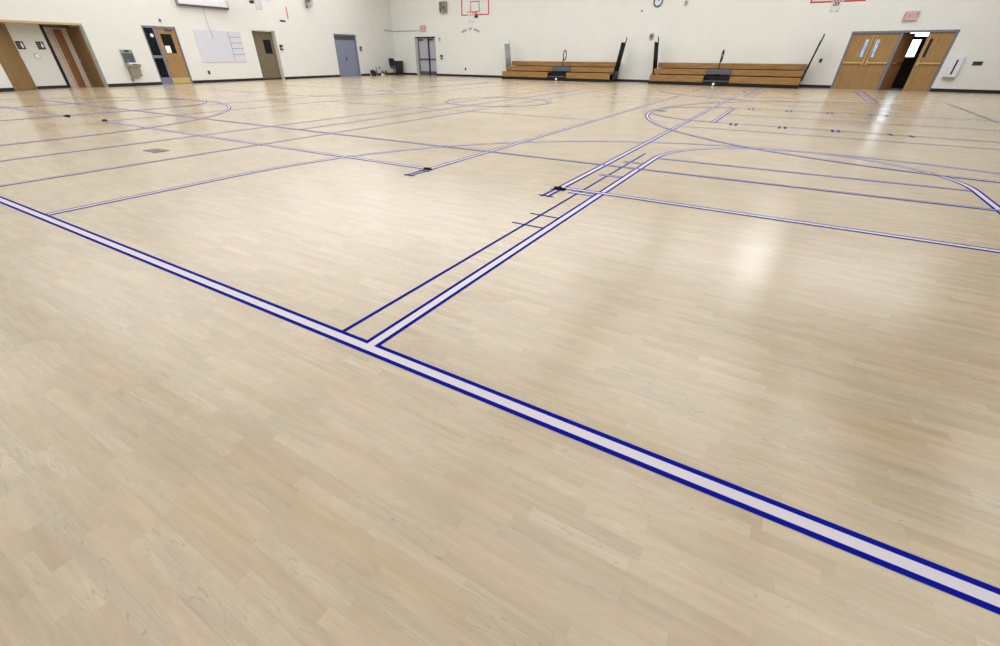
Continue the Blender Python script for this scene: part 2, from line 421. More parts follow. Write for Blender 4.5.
t = Thing('push_button', LEFT, (2.22, 0.9, 1.17), 'round pale push button plate between the restroom signs', 'button')
t.mb().cyl((2.22, 0.9, 1.17), (2.22, 0.885, 1.17), 0.10, 24).build('plate', M['taupe'], t.e)
t.mb().cyl((2.22, 0.885, 1.17), (2.22, 0.875, 1.17), 0.085, 24).build('button', M['white'], t.e)

t = Thing('drinking_fountain', LEFT, (5.32, 0, 0.38), 'stainless steel drinking fountain mounted on the left wall', 'drinking fountain')
b = t.mb(); b.box(5.05, 5.57, -0.04, 0, 1.29, 1.43, 0.01); b.box(5.05, 5.08, -0.04, 0, 0.9, 1.29); b.box(5.54, 5.57, -0.04, 0, 0.9, 1.29); b.build('back_panel', M['steel'], t.e)
t.mb().box(5.22, 5.42, -0.046, -0.04, 1.33, 1.40).build('vent_grille', M['black'], t.e)
t.mb().box(5.08, 5.54, -0.025, 0, 0.9, 1.29).build('splash_recess', M['steel_dark'], t.e)
b = t.mb(); pr = [(-0.34, 0.93), (-0.36, 0.86), (-0.30, 0.76), (0, 0.74), (0, 0.93)]
b.prism([(5.05, y, z) for y, z in pr], (0.52, 0, 0)); bs = b.build('basin', M['steel'], t.e)
t.mb().tube([(5.16, -0.1, 0.93), (5.16, -0.1, 1.0), (5.18, -0.13, 1.02), (5.22, -0.16, 1.0)], 0.013).build('spout', M['steel'], t.e)
t.mb().box(5.2, 5.42, -0.365, -0.34, 0.84, 0.88).build('push_bar', M['steel_dark'], t.e)
b = t.mb(); b.prism([(5.09, y, z) for y, z in ((0, 0.38), (0, 0.75), (-0.26, 0.76), (-0.2, 0.38))], (0.44, 0, 0)); b.build('apron', M['taupe'], t.e)
single('drain_outlet', LEFT, (5.12, 0, 0.24), lambda b: b.cyl((5.12, 0, 0.25), (5.12, -0.05, 0.25), 0.075, 20).cyl((5.12, -0.05, 0.25), (5.12, -0.06, 0.25), 0.045, 16), M['taupe'], 'oval metal outlet cover low on the wall under the drinking fountain', 'outlet')

t = Thing('whiteboard', LEFT, (10.21, 0, 0.95), 'wide whiteboard with ruled column at its right end', 'whiteboard')
t.mb().box(8.91, 11.53, -0.025, 0, 0.95, 2.29).build('panel', M['whiteboard'], t.e)
b = t.mb(); b.box(10.80, 10.825, -0.027, -0.025, 0.96, 2.28)
for z in (2.05, 1.79, 1.53, 1.27): b.box(10.82, 11.52, -0.027, -0.025, z - 0.012, z + 0.012)
b.build('ruled_lines', M['green_line'], t.e)
b = t.mb(); b.box(8.89, 11.55, -0.03, 0, 0.93, 0.95); b.box(8.89, 11.55, -0.03, 0, 2.29, 2.31); b.box(8.89, 8.91, -0.03, 0, 0.95, 2.29); b.box(11.53, 11.55, -0.03, 0, 0.95, 2.29)
b.build('frame', M['lavender'], t.e)

t = Thing('projection_screen', LEFT, (9.8, 0, 3.2), 'rolled up white projection screen case high on the wall above the whiteboard', 'projection screen')
t.mb().box(8.46, 11.16, -0.16, -0.02, 3.30, 3.56, 0.02).build('case', M['screen_case'], t.e)
t.mb().box(8.46, 11.16, -0.17, -0.03, 3.235, 3.30).build('bottom_bar', M['dgrey'], t.e)
for xx in (8.44, 11.14): t.mb().box(xx, xx + 0.04, -0.17, 0, 3.22, 3.58).build('end_cap', M['grey'], t.e)
t.mb().tube([(9.75, -0.1, 3.24), (9.76, -0.06, 2.6), (9.87, -0.04, 1.95)], 0.008, 6).build('pull_cord', M['grey'], t.e)

def small_box(name, fr, x0, x1, z0, z1, dep, m, label, cat, group=None, detail=None, dm=None):
    t = Thing(name, fr, ((x0 + x1) / 2, 0, z0), label, cat, group)
    t.mb().box(x0, x1, -dep, 0, z0, z1, min(0.008, dep / 4)).build('housing', m, t.e)
    if detail:
        b = t.mb(); detail(b); b.build('face', dm, t.e)
    return t
def outlet(fr, x, z, label):
    small_box('wall_outlet', fr, x - 0.06, x + 0.06, z - 0.08, z + 0.08, 0.02, M['dgrey'], label, 'outlet', 'wall outlets',
              lambda b: [b.box(x - 0.03, x + 0.03, -0.024, -0.02, z + k - 0.02, z + k + 0.02) for k in (-0.035, 0.035)], M['black'])
outlet(LEFT, 9.05, 0.46, 'small dark wall outlet under the whiteboard')
outlet(LEFT, 23.02, 0.46, 'small dark wall outlet above the brown boots near the corner')
outlet(FAR, 7.0, 0.46, 'small dark wall outlet left of the near left bleacher')
outlet(FAR, 28.82, 1.13, 'small dark wall box between the right bleacher and the wooden doors')
small_box('thermostat', LEFT, 7.32, 7.42, 2.54, 2.66, 0.04, M['grey'], 'small grey sensor on the wall above the wooden door with sidelight', 'sensor', None,
          lambda b: b.box(7.34, 7.40, -0.044, -0.04, 2.57, 2.62), M['black'])
small_box('wall_strip', LEFT, 15.11, 15.19, 3.05, 3.62, 0.02, M['red_pale'], 'narrow pale red vertical strip on the wall right of the left hoop', 'strip', None,
          lambda b: b.box(15.13, 15.17, -0.024, -0.02, 3.08, 3.59), M['red_pale'])
small_box('name_plate', LEFT, 14.50, 14.90, 2.89, 2.97, 0.02, M['dgrey'], 'small dark plate on the wall below the pale red strip', 'plate', None,
          lambda b: b.box(14.53, 14.87, -0.024, -0.02, 2.91, 2.95), M['navy'])
def pull(fr, x, z, label):
    small_box('fire_alarm_pull', fr, x - 0.10, x + 0.10, z - 0.13, z + 0.13, 0.06, M['maroon'], label, 'fire alarm pull', 'fire alarm pull stations',
              lambda b: b.box(x - 0.06, x + 0.06, -0.075, -0.06, z - 0.05, z + 0.0), M['white'])
pull(LEFT, 14.16, 1.63, 'dark red fire alarm pull right of the olive brown recessed door')
pull(LEFT, 21.18, 1.65, 'dark red fire alarm pull right of the blue grey double door in the left wall')
pull(FAR, 4.79, 1.18, 'dark red fire alarm pull right of the far grey double door')

def fan(fr, x, z, r, y, label):
    t = Thing('wall_fan', fr, (x, 0, z), label, 'fan', 'caged wall fans')
    b = t.mb(); c = Vector((x, y, z))
    for k in (0.35, 0.7, 1.0): b.tube([c + Vector((math.cos(a) * r * k, 0.02 * k, math.sin(a) * r * k)) for a in [i * 2 * PI / 28 for i in range(28)]], 0.008, 5, True)
    for i in range(16):
        a = i * 2 * PI / 16; b.tube([c, c + Vector((math.cos(a) * r, 0.02, math.sin(a) * r)), c + Vector((math.cos(a) * r, 0.12, math.sin(a) * r))], 0.006, 4)
    b.build('cage', M['grey'], t.e)
    for i in range(4):
        a = i * PI / 2 + 0.4; b = t.mb(); p = []
        for s_, rr in ((-0.3, 0.25), (-0.35, 0.9), (0.25, 0.92), (0.35, 0.25)): p.append(c + Vector((math.cos(a + s_) * r * rr, 0.05 + s_ * 0.08, math.sin(a + s_) * r * rr)))
        b.prism(p, (0, 0.008, 0)).build('blade', M['taupe'], t.e)
    if fr is FAR:
        k = r * 1.12; b = t.mb(); yy = y + 0.04
        b.box(x - k, x + k, yy, yy + 0.14, z + k - 0.05, z + k); b.box(x - k, x + k, yy, yy + 0.14, z - k, z - k + 0.05)
        b.box(x - k, x - k + 0.05, yy, yy + 0.14, z - k + 0.05, z + k - 0.05); b.box(x + k - 0.05, x + k, yy, yy + 0.14, z - k + 0.05, z + k - 0.05)
        b.build('frame', M['taupe'], t.e)
    t.mb().cyl(c + Vector((0, 0.0, 0)), c + Vector((0, 0.20, 0)), r * 0.25).build('motor', M['dgrey'], t.e)
    t.mb().tube([c + Vector((0, 0.18, 0)), (x + 0.02, -0.02, z - r * 0.8)], 0.025).box(x - 0.08, x + 0.12, -0.03, 0, z - r * 1.05, z - r * 0.65).build('bracket', M['taupe'], t.e)
fan(LEFT, 16.80, 4.02, 0.33, -0.3, 'round caged wall fan high on the left wall at the top edge')
fan(FAR, 5.22, 4.06, 0.27, -0.22, 'square framed caged wall fan high on the far wall left of the hoop')

# conduit run from the corner to the exit sign
t = Thing('conduit', FAR, (0.05, -0.02, 2.78), 'thin grey conduit running from the corner to the exit sign', 'conduit')
t.mb().tube([(0.03, -0.02, 2.80), (2.93, -0.02, 2.78)], 0.016, 6).build('pipe', M['grey'], t.e)
t = Thing('conduit', LEFT, (24.6, -0.02, 2.80), 'short thin grey conduit stub on the left wall beside the corner', 'conduit')
t.mb().tube([(24.2, -0.02, 2.83), (24.98, -0.02, 2.81)], 0.016, 6).build('pipe', M['grey'], t.e)
t.mb().tube([(24.1, -0.02, 2.80), (24.1, -0.02, 2.86)], 0.03, 6).build('end_cap', M['grey'], t.e)

def exit_sign(x, z, w, h, label):
    t = Thing('exit_sign', FAR, (x, 0, z), label, 'exit sign', 'exit signs')
    t.mb().box(x - w / 2, x + w / 2, -0.09, 0, z, z + h, 0.01).build('housing', M['exit_case'], t.e)
    t.mb().box(x - w / 2 + 0.03, x + w / 2 - 0.03, -0.095, -0.09, z + 0.03, z + h - 0.03).build('face', M['exit_face'], t.e)
    b = t.mb(); text_mb(b, 'EXIT', (x, -0.098, z + h * 0.5), h * 0.52, depth=0.003); b.build('lettering', M['exit_red'], t.e)
exit_sign(3.17, 2.74, 0.46, 0.36, 'red lettered exit sign above the far grey double door')
exit_sign(31.56, 2.60, 0.50, 0.33, 'red lettered exit sign above the wooden double doors at the right')

# ------------------------------------------------------------------ far grey double door
t = door(7, FAR, (3.3, 0.35, 0), 'recessed grey double door with dark panic bars in the far wall')
b = t.mb(); b.box(2.35, 2.42, 0.20, 0.30, 0, 2.36); b.box(4.20, 4.25, 0.20, 0.30, 0, 2.36); b.box(2.2, 4.25, 0.20, 0.30, 2.33, 2.42)
b.build('frame', M['dgrey'], t.e)
for a, c in ((2.42, 3.36), (3.45, 4.20)):
    t.mb().box(a, c, 0.24, 0.285, 0.004, 2.33).build('leaf', M['door_grey_far'], t.e)
    t.mb().box(a, c, 0.17, 0.24, 1.0, 1.07).build('panic_bar', M['dgrey'], t.e)
    t.mb().box(a + 0.02, c - 0.02, 0.23, 0.24, 0.02, 0.26).build('kick_plate', M['dgrey'], t.e)
    t.mb().box(a + 0.05, a + 0.4, 0.17, 0.24, 2.2, 2.27).build('door_closer', M['black'], t.e)
t.mb().box(3.36, 3.45, 0.16, 0.30, 0, 2.33).build('mullion', M['black'], t.e)
small_box('strobe_light', FAR, 4.62, 4.74, 2.13, 2.34, 0.06, M['grey'], 'small grey strobe box upper right of the far grey double door', 'strobe', None, lambda b: b.box(4.65, 4.71, -0.066, -0.06, 2.17, 2.24), M['white'])

# ------------------------------------------------------------------ curved lettering under the far hoop
b = MB((7.5, 0, 2.6)); R_ = 1.6; cz = 2.79 - R_
txt = 'WALL OF FAME'
wid = {'W': 0.17, 'A': 0.13, 'L': 0.105, ' ': 0.16, 'O': 0.14, 'F': 0.11, 'M': 0.16, 'E': 0.115}
tot = sum(wid[c] for c in txt); acc = -tot / 2
for ch in txt:
    a = (acc + wid[ch] / 2) / R_; acc += wid[ch]
    if ch != ' ': text_mb(b, ch, (7.5 + R_ * math.sin(a), -0.004, cz + R_ * math.cos(a)), 0.15, rot=-a, depth=0.003)
o = b.build('wall_lettering', M['black']); o.location = FAR.w(7.5, 0, 2.6); o.rotation_euler = (0, 0, FAR.rz)
tag(o, 'arched black lettering on the far wall under the left hoop', 'lettering')

# ------------------------------------------------------------------ basketball hoops
def hoop(cx, y, zb, w, label, fr=FLOOR, mount=1.0, net_len=0.45, border='red'):
    """board faces -y of the frame; bottom edge at zb"""
    hgt = 1.07; t = Thing('basketball_hoop', fr, (cx, y, zb), label, 'basketball hoop')
    x0, x1, z1 = cx - w / 2, cx + w / 2, zb + hgt
    t.mb().box(x0 + 0.03, x1 - 0.03, y - 0.006, y + 0.006, zb + 0.03, z1 - 0.03).build('backboard', M['clear'], t.e)
    b = t.mb(); k = 0.055
    b.box(x0, x1, y - 0.02, y + 0.02, zb, zb + k, 0.008); b.box(x0, x1, y - 0.02, y + 0.02, z1 - k, z1, 0.008)
    b.box(x0, x0 + k, y - 0.02, y + 0.02, zb + k, z1 - k); b.box(x1 - k, x1, y - 0.02, y + 0.02, zb + k, z1 - k)
    b.build('border', M[border], t.e)
    b = t.mb(); k = 0.045; q0, q1, r0, r1 = cx - 0.305, cx + 0.305, zb + 0.14, zb + 0.62
    b.box(q0, q1, y - 0.012, y - 0.006, r0, r0 + k); b.box(q0, q1, y - 0.012, y - 0.006, r1 - k, r1)
    b.box(q0, q0 + k, y - 0.012, y - 0.006, r0, r1); b.box(q1 - k, q1, y - 0.012, y - 0.006, r0, r1)
    b.build('target_square', M['red'], t.e)
    zr = zb + 0.12; rc = Vector((cx, y - 0.38 , zr)); rr = 0.228
    b = t.mb(); b.tube([rc + Vector((math.cos(a) * rr, math.sin(a) * rr, 0)) for a in [i * 2 * PI / 28 for i in range(28)]], 0.014, 6, True)
    b.tube([rc + Vector((0.08, rr * 0.95, 0)), (cx + 0.09, y - 0.02, zr)], 0.016, 6); b.tube([rc + Vector((-0.08, rr * 0.95, 0)), (cx - 0.09, y - 0.02, zr)], 0.016, 6)
    b.box(cx - 0.12, cx + 0.12, y - 0.05, y - 0.01, zr - 0.11, zr + 0.04)
    b.build('rim', M['rim'], t.e)
    b = t.mb(); n = 12
    rad = lambda f: rr * (1 - 0.42 * f ** 0.7)
    for i in range(n):
        for sgn in (1, -1):
            pts = []
            for j in range(7):
                f = j / 6; a = (i + sgn * j * 0.5) * 2 * PI / n
                pts.append(rc + Vector((math.cos(a) * rad(f), math.sin(a) * rad(f), -f * net_len)))
            b.tube(pts, 0.006, 4)
    b.build('net', M['net'], t.e)
    b = t.mb(); b.box(cx - 0.10, cx + 0.10, y + 0.0, y + 0.16, zb - 0.10, zb + 0.04, 0.01); b.build('height_adjuster', M['black'], t.e)
    b = t.mb(); b.tube([(cx - 0.6, y + 0.03, z1 - 0.02), (cx + 0.6, y + 0.03, z1 - 0.02)], 0.03)
    if mount > 1.6:
        for sx in (-0.45, 0.45): b.tube([(cx + sx, y + 0.03, z1), (cx + sx, y + 0.5, z1 + 0.5), (cx + sx, y + mount, HC - 0.06)], 0.045)
        t.mb().box(cx - 0.6, cx + 0.6, y + mount - 0.1, y + mount + 0.1, HC - 0.06, HC - 0.002).build('ceiling_mount', M['white'], t.e)
    else:
        for sx in (-0.45, 0.45):
            for zz in (z1 - 0.3, z1): b.tube([(cx + sx, y + 0.03, zz), (cx + sx, y + mount, zz)], 0.03)
        t.mb().box(cx - 0.6, cx + 0.6, y + mount - 0.03, y + mount, z1 - 0.4, z1 + 0.1).build('wall_mount', M['white'], t.e)
    b.build('mast', M['white'], t.e)
    return t
hoop(-16.63, 25.7, 3.11, 1.83, 'red framed glass basketball hoop hanging above the arched wall lettering', mount=4.0)
hoop(0.32, 25.7, 3.03, 1.83, 'red framed basketball hoop cut by the top edge, between right bleacher and wooden doors', mount=4.0)
hoop(11.65, -1.6, 3.58, 2.3, 'basketball hoop with hanging net cut by the top edge on the left wall', fr=LEFT, mount=1.59, net_len=0.5, border='lavender')

# ------------------------------------------------------------------ bleachers
def bleacher(x0, x1, ax0, ax1, px0, px1, hx, capx, label, railmats, grp='folding bleachers'):
    t = Thing('bleacher', FAR, ((x0 + x1) / 2, -0.8, 0), label, 'bleacher', grp)
    rows = ((-1.55, 0.43), (-0.95, 0.71), (-0.35, 0.985))
    # black skirt and understructure
    b = t.mb(); b.box(x0, x1, -1.60, -0.02, 0, 0.13)
    b.box(x0 + 0.05, x1 - 0.05, -0.93, -0.02, 0.13, 0.40); b.box(x0 + 0.05, x1 - 0.05, -0.33, -0.02, 0.40, 0.68)
    b.build('base', M['blackm'], t.e)
    for k, (y, z) in enumerate(rows):
        zlow = z - 0.245 if k else 0.14
        segs = [(x0, x1)]
        if k == 0: segs = [(x0, ax0), (ax1, x1)]
        for a, c in segs:
            t.mb().box(a, c, y, y + 0.05, zlow, z, 0.01).build('front_board', M['wood_bleach'], t.e)
            t.mb().box(a, c, y + 0.05, y + 0.62 if k < 2 else -0.02, z - 0.045, z - 0.005).build('seat_board', M['wood_bleach'], t.e)
    # centre aisle with step and handrail
    b = t.mb(); b.box(ax0 - 0.02, ax1 + 0.02, -1.30, -0.95, 0.13, 0.42); b.box(ax0, ax1, -1.58, -1.30, 0.13, 0.24)
    st = b.build('aisle_step', M['blackm'], t.e)
    s2 = t.mb().box(ax0 + 0.04, ax1 - 0.04, -1.59, -1.56, 0.19, 0.24).build('step_nosing', M['dgrey'], t.e)
    t.mb().box(px0, px1, -1.0, -0.94, 0.50, 0.72, 0.01).build('aisle_panel', M['blue_step'], t.e)
    cx = hx; y0 = -0.97
    b = t.mb(); path = [(cx, y0, 0.42), (cx, y0, 1.08)]
    loop = [(cx, y0 + 0.13 - 0.13 * math.cos(a), 1.27 - 0.24 * math.sin(a) * 1.0) for a in [PI * 2 * i / 24 for i in range(25)]]
    b.tube(path, 0.028, 8)
    b.tube([(cx, y0 + 0.2 * (1 - math.cos(a)) - 0.02, 1.30 + 0.25 * math.sin(a)) for a in [-PI + i * (1.97 * PI) / 24 for i in range(25)]], 0.03, 8)
    b.tube([(cx, y0, 1.08), (cx, y0 + 0.0, 1.25)], 0.026, 8)
    b.build('aisle_handrail', M['blackm'], t.e)
    t.mb().cyl((capx, -1.60, 0.085), (capx, -1.64, 0.085), 0.06, 16).build('white_cap', M['speck'], t.e)
    # leaning end guards
    for sx, xe, m in ((-1, x0, railmats[0]), (1, x1, railmats[1])):
        lean = lambda z: xe + sx * 0.02 + sx * 0.21 * (z - 0.45) / 1.45
        b = t.mb()
        ya, yb, za, zb_ = -0.98, -0.40, 0.5, 1.90
        for y in (ya, yb): b.tube([(lean(za), y, za), (lean(zb_), y, zb_)], 0.024, 6)
        b.tube([(lean(zb_), ya, zb_), (lean(zb_), yb, zb_)], 0.024, 6); b.tube([(lean(za), ya, za), (lean(za), yb, za)], 0.024, 6)
        b.tube([(lean(za), yb + 0.05, za), (lean(2.17), yb + 0.05, 2.17)], 0.03, 6)
        g = b.build('end_guard', m, t.e)
        b = t.mb()
        for i in range(13):
            y = ya + (yb - ya) * i / 12; b.tube([(lean(za), y, za), (lean(zb_), y, zb_)], 0.020, 5)
        b.build('guard_bars', m, g)
        t.mb().box(min(xe, xe + sx * 0.06), max(xe, xe + sx * 0.06), -1.0, -0.3, 0.3, 0.55).build('guard_bracket', m, t.e)
    return t
M['rail_grey'] = mat('grey_guard_metal', (170, 172, 174), 0.5, 0.1)
bleacher(11.2, 18.7, 14.60, 15.9, 14.62, 15.87, 15.32, 15.26, 'folded three tier wooden bleacher with one grey and one black end guard', (M['rail_grey'], M['blackm']))
bleacher(21.05, 28.33, 23.90, 25.18, 23.84, 25.10, 24.42, 24.48, 'folded three tier wooden bleacher with two black end guards nearer the wooden doors', (M['blackm'], M['blackm']))

# ------------------------------------------------------------------ small things on the far wall
single('paper_notice', FAR, (15.07, 0, 2.52), lambda b: b.box(14.92, 15.22, -0.006, 0, 2.50, 2.68), M['lavender'], 'small white sign on the far wall above the left bleacher', 'sign')
t = Thing('wall_clock', FAR, (20.3, 0, 3.72), 'round wall clock with pale blue face at the top edge', 'clock')
t.mb().tube([(20.3 + 0.22 * math.cos(a), -0.04, 3.74 + 0.22 * math.sin(a)) for a in [i * 2 * PI / 32 for i in range(32)]], 0.035, 8, True).build('rim', M['clock_rim'], t.e)
t.mb().cyl((20.3, 0, 3.74), (20.3, -0.035, 3.74), 0.21, 32).build('face', M['clock_face'], t.e)
t.mb().tube([(20.3, -0.04, 3.74), (20.39, -0.04, 3.80)], 0.009, 5).tube([(20.3, -0.042, 3.74), (20.27, -0.042, 3.90)], 0.007, 5).build('hands', M['black'], t.e)
small_box('wall_speaker', FAR, 21.73, 21.87, 3.52, 3.71, 0.06, M['exit_case'], 'small grey box high on the far wall right of the clock', 'speaker', None, lambda b: b.box(21.76, 21.84, -0.066, -0.06, 3.55, 3.68), M['grey'])
small_box('wall_hook', FAR, 19.43, 19.51, 3.33, 3.40, 0.05, M['grey'], 'tiny grey hook on the far wall lower left of the clock', 'hook', None, lambda b: b.box(19.45, 19.49, -0.06, -0.05, 3.34, 3.38), M['black'])
small_box('wall_sensor', FAR, 20.18, 20.38, 2.08, 2.34, 0.08, M['taupe'], 'small grey wall box just left of the right bleacher guard post', 'wall box', None, lambda b: b.cyl((20.28, -0.08, 2.21), (20.28, -0.10, 2.21), 0.06, 16), M['dgrey'])
t = Thing('wall_cabinet', FAR, (33.87, 0, 0.5), 'tall pale lavender wall cabinet with a dark slot right of the wooden doors', 'cabinet')
t.mb().box(33.66, 34.06, -0.10, 0, 0.56, 1.30, 0.012).build('body', M['lavender'], t.e)
t.mb().box(33.83, 33.89, -0.104, -0.10, 0.66, 1.20).build('slot', M['black'], t.e)
t.mb().box(33.66, 34.06, -0.11, 0, 0.50, 0.57).build('bottom_tray', M['taupe'], t.e)
small_box('wall_vent', FAR, 34.40, 34.72, 1.00, 1.14, 0.02, M['dgrey'], 'small dark louvred plate on the wall right of the lavender cabinet', 'vent', None,
          lambda b: [b.box(34.42, 34.70, -0.026, -0.02, 1.02 + 0.03 * i, 1.035 + 0.03 * i) for i in range(4)], M['black'])

# ------------------------------------------------------------------ wooden double doors at the right
t = door(8, FAR, (31.55, 0.1, 0), 'grey frame holding the two pairs of wooden doors at the right')
b = t.mb(); b.box(29.65, 29.72, 0.0, 0.16, 0, 2.26); b.box(33.38, 33.45, 0.0, 0.16, 0, 2.26); b.box(29.65, 33.45, 0.0, 0.16, 2.18, 2.26); b.box(31.49, 31.58, 0.0, 0.16, 0, 2.2)
b.build('frame', M['frame_grey'], t.e)
def wood_leaf(n, label, x0, x1, wx, bar, pts=None):
    t = door(n, FAR, (x0 if pts is None else pts[0][0], 0.08, 0), label)
    b = t.mb(); y0, y1 = 0.06, 0.105
    if pts is None:
        b.box(x0, wx - 0.055, y0, y1, 0.002, 2.18); b.box(wx + 0.055, x1, y0, y1, 0.002, 2.18)
        b.box(wx - 0.055, wx + 0.055, y0, y1, 0.002, 1.28); b.box(wx - 0.055, wx + 0.055, y0, y1, 1.95, 2.18)
        b.build('leaf', M['wood_door'], t.e)
        t.mb().box(wx - 0.055, wx + 0.055, 0.078, 0.086, 1.28, 1.95).build('window_pane', M['leaf_pane'], t.e)
        b = t.mb(); b.box(x0 + 0.03, x1 - 0.03, 0.0, 0.03, 1.03, 1.09); b.box(bar - 0.03, bar + 0.03, -0.01, 0.06, 0.97, 1.15); b.box(x0 + 0.03, x0 + 0.08, 0, 0.06, 1.02, 1.10); b.box(x1 - 0.08, x1 - 0.03, 0, 0.06, 1.02, 1.10)
        b.build('panic_bar', M['brass'], t.e)
        t.mb().box(bar - 0.012, bar + 0.012, 0.04, 0.06, 1.1, 2.1).build('vertical_rod', M['brass'], t.e)
    return t
t9 = wood_leaf(9, 'wooden door leaf with panic bar, leftmost of the right hand doors', 29.72, 30.604, 30.36, 30.53, None)
t = wood_leaf(10, 'wooden door leaf with panic bar beside the grey mullion', 30.606, 31.49, 30.78, 30.68, None)
t = wood_leaf(12, 'wooden door leaf at the far right beside the dark opening', 32.48, 33.38, 32.66, 32.56, None)
t9.mb().box(30.58, 30.63, 0.106, 0.116, 0.002, 2.18).build('astragal', M['wood_door'], t9.e)
# the leaf swung open into the vestibule
t = door(11, FAR, (31.58, 0.1, 0), 'wooden door leaf swung open into the dark vestibule')
p0 = Vector((31.58, 0.12, 0.01)); d = Vector((0.50, 0.74, 0)); nn = Vector((-0.74, 0.50, 0)).normalized() * 0.045
b = t.mb(); b.prism([p0, p0 + d, p0 + d + nn, p0 + nn], (0, 0, 2.16)); b.build('leaf', M['wood_brown'], t.e)
q = p0 + d * 0.1 - nn * 0.9 + Vector((0, 0, 1.04)); b = t.mb(); b.tube([q, q + d * 0.8], 0.02, 6); b.build('panic_bar', M['brass'], t.e)

# vestibule with a glazed outer door and daylight behind it
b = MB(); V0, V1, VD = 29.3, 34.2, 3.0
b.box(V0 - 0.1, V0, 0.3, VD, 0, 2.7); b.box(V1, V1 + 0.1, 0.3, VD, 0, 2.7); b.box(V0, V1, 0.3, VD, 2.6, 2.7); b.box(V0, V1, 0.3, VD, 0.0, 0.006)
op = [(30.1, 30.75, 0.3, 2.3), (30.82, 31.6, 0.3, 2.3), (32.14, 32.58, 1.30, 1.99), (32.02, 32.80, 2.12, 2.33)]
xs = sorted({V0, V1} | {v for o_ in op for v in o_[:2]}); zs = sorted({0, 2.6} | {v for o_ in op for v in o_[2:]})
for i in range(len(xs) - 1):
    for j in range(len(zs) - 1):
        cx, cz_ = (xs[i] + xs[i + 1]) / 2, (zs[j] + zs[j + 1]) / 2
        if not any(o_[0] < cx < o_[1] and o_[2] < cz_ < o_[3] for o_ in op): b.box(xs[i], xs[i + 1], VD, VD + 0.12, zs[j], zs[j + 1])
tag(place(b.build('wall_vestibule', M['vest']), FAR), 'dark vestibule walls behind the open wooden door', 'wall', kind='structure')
t = Thing('window_1', FAR, (31.5, VD + 0.05, 0.3), 'bright glazed outer doors at the back of the vestibule', 'window', None, 'structure')
for o_ in op: t.mb().box(o_[0], o_[1], VD + 0.05, VD + 0.06, o_[2], o_[3]).build('pane', M['pane'], t.e)

# ------------------------------------------------------------------ things by the corner
def corner_thing(name, s_, d_, label, cat, group=None): return Thing(name, LEFT, (s_, d_, 0), label, cat, group)
# office chair
t = corner_thing('office_chair', 23.42, -1.12, 'black office chair parked by the corner beside the black bin', 'chair')
X0, Y0 = 23.42, -1.12
ang = math.radians(100); ca, sa = math.cos(ang), math.sin(ang)
loc = lambda x, y, z: (X0 + x * ca - y * sa, Y0 + x * sa + y * ca, z)
b = t.mb()
for i in range(5):
    a = i * 2 * PI / 5; b.tube([loc(0, 0, 0.10), loc(0.30 * math.cos(a), 0.30 * math.sin(a), 0.075)], [0.03, 0.018], 6)
b.build('base', M['black'], t.e)
for i in range(5):
    a = i * 2 * PI / 5; c = Vector(loc(0.30 * math.cos(a), 0.30 * math.sin(a), 0.035))
    t.mb().cyl(c + Vector((-0.02, 0, 0)), c + Vector((0.02, 0, 0)), 0.033, 12).build('caster', M['black'], t.e)
t.mb().cyl(loc(0, 0, 0.09), loc(0, 0, 0.44), 0.03, 10).build('gas_column', M['dgrey'], t.e)
def pad(b, pts, th, rad=None):
    b.prism(pts, th)
b = t.mb(); ring = [loc(0.25 * math.copysign(abs(math.cos(a)) ** 0.5, math.cos(a)), 0.25 * math.copysign(abs(math.sin(a)) ** 0.5, math.sin(a)), 0.44) for a in [i * 2 * PI / 24 for i in range(24)]]
b.prism(ring, (0, 0, 0.085)); b.build('seat', M['black'], t.e)
b = t.mb(); n = 20; pts = []
for i in range(n):
    a = i * 2 * PI / n
    x = 0.235 * math.copysign(abs(math.cos(a)) ** 0.45, math.cos(a)); z = 0.82 + 0.27 * math.copysign(abs(math.sin(a)) ** 0.45, math.sin(a))
    pts.append(loc(x, 0.24 + (z - 0.55) * 0.14, z))
b.prism(pts, Vector(loc(0, 0.05, 0)) - Vector(loc(0, 0, 0))); b.build('backrest', M['black'], t.e)
t.mb().tube([loc(0, 0.1, 0.42), loc(0, 0.3, 0.46), loc(0, 0.32, 0.72)], 0.022, 6).build('back_bracket', M['dgrey'], t.e)
for sx in (-1, 1):
    t.mb().tube([loc(sx * 0.25, 0.08, 0.46), loc(sx * 0.30, 0.08, 0.66), loc(sx * 0.30, -0.12, 0.67), loc(sx * 0.30, 0.18, 0.67)], 0.022, 6).build('armrest', M['black'], t.e)
# black wheeled bin
t = Thing('wheeled_bin', FAR, (0.82, -0.55, 0), 'black wheeled bin standing in the corner left of the far double door', 'bin')
b = t.mb(); a0 = [(0.70, -0.8), (1.02, -0.8), (1.02, -0.3), (0.70, -0.3)]; lo = [b._v((x, y, 0.06)) for x, y in a0]; hi = [b._v((0.86 + (x - 0.86) * 1.12, -0.55 + (y + 0.55) * 1.15, 0.86)) for x, y in a0]
b._f(lo[::-1]); b._f(hi)
for i in range(4): b._f([lo[i], lo[(i + 1) % 4], hi[(i + 1) % 4], hi[i]])
b.build('body', M['black'], t.e)
t.mb().box(0.66, 1.06, -0.86, -0.24, 0.86, 0.92, 0.02).build('lid', M['black'], t.e)
for x in (0.75, 0.97): t.mb().cyl((x - 0.03, -0.33, 0.09), (x + 0.03, -0.33, 0.09), 0.09, 16).build('wheel', M['dgrey'], t.e)
t.mb().box(0.72, 0.98, -0.80, -0.74, 0.0, 0.07).build('foot', M['black'], t.e)
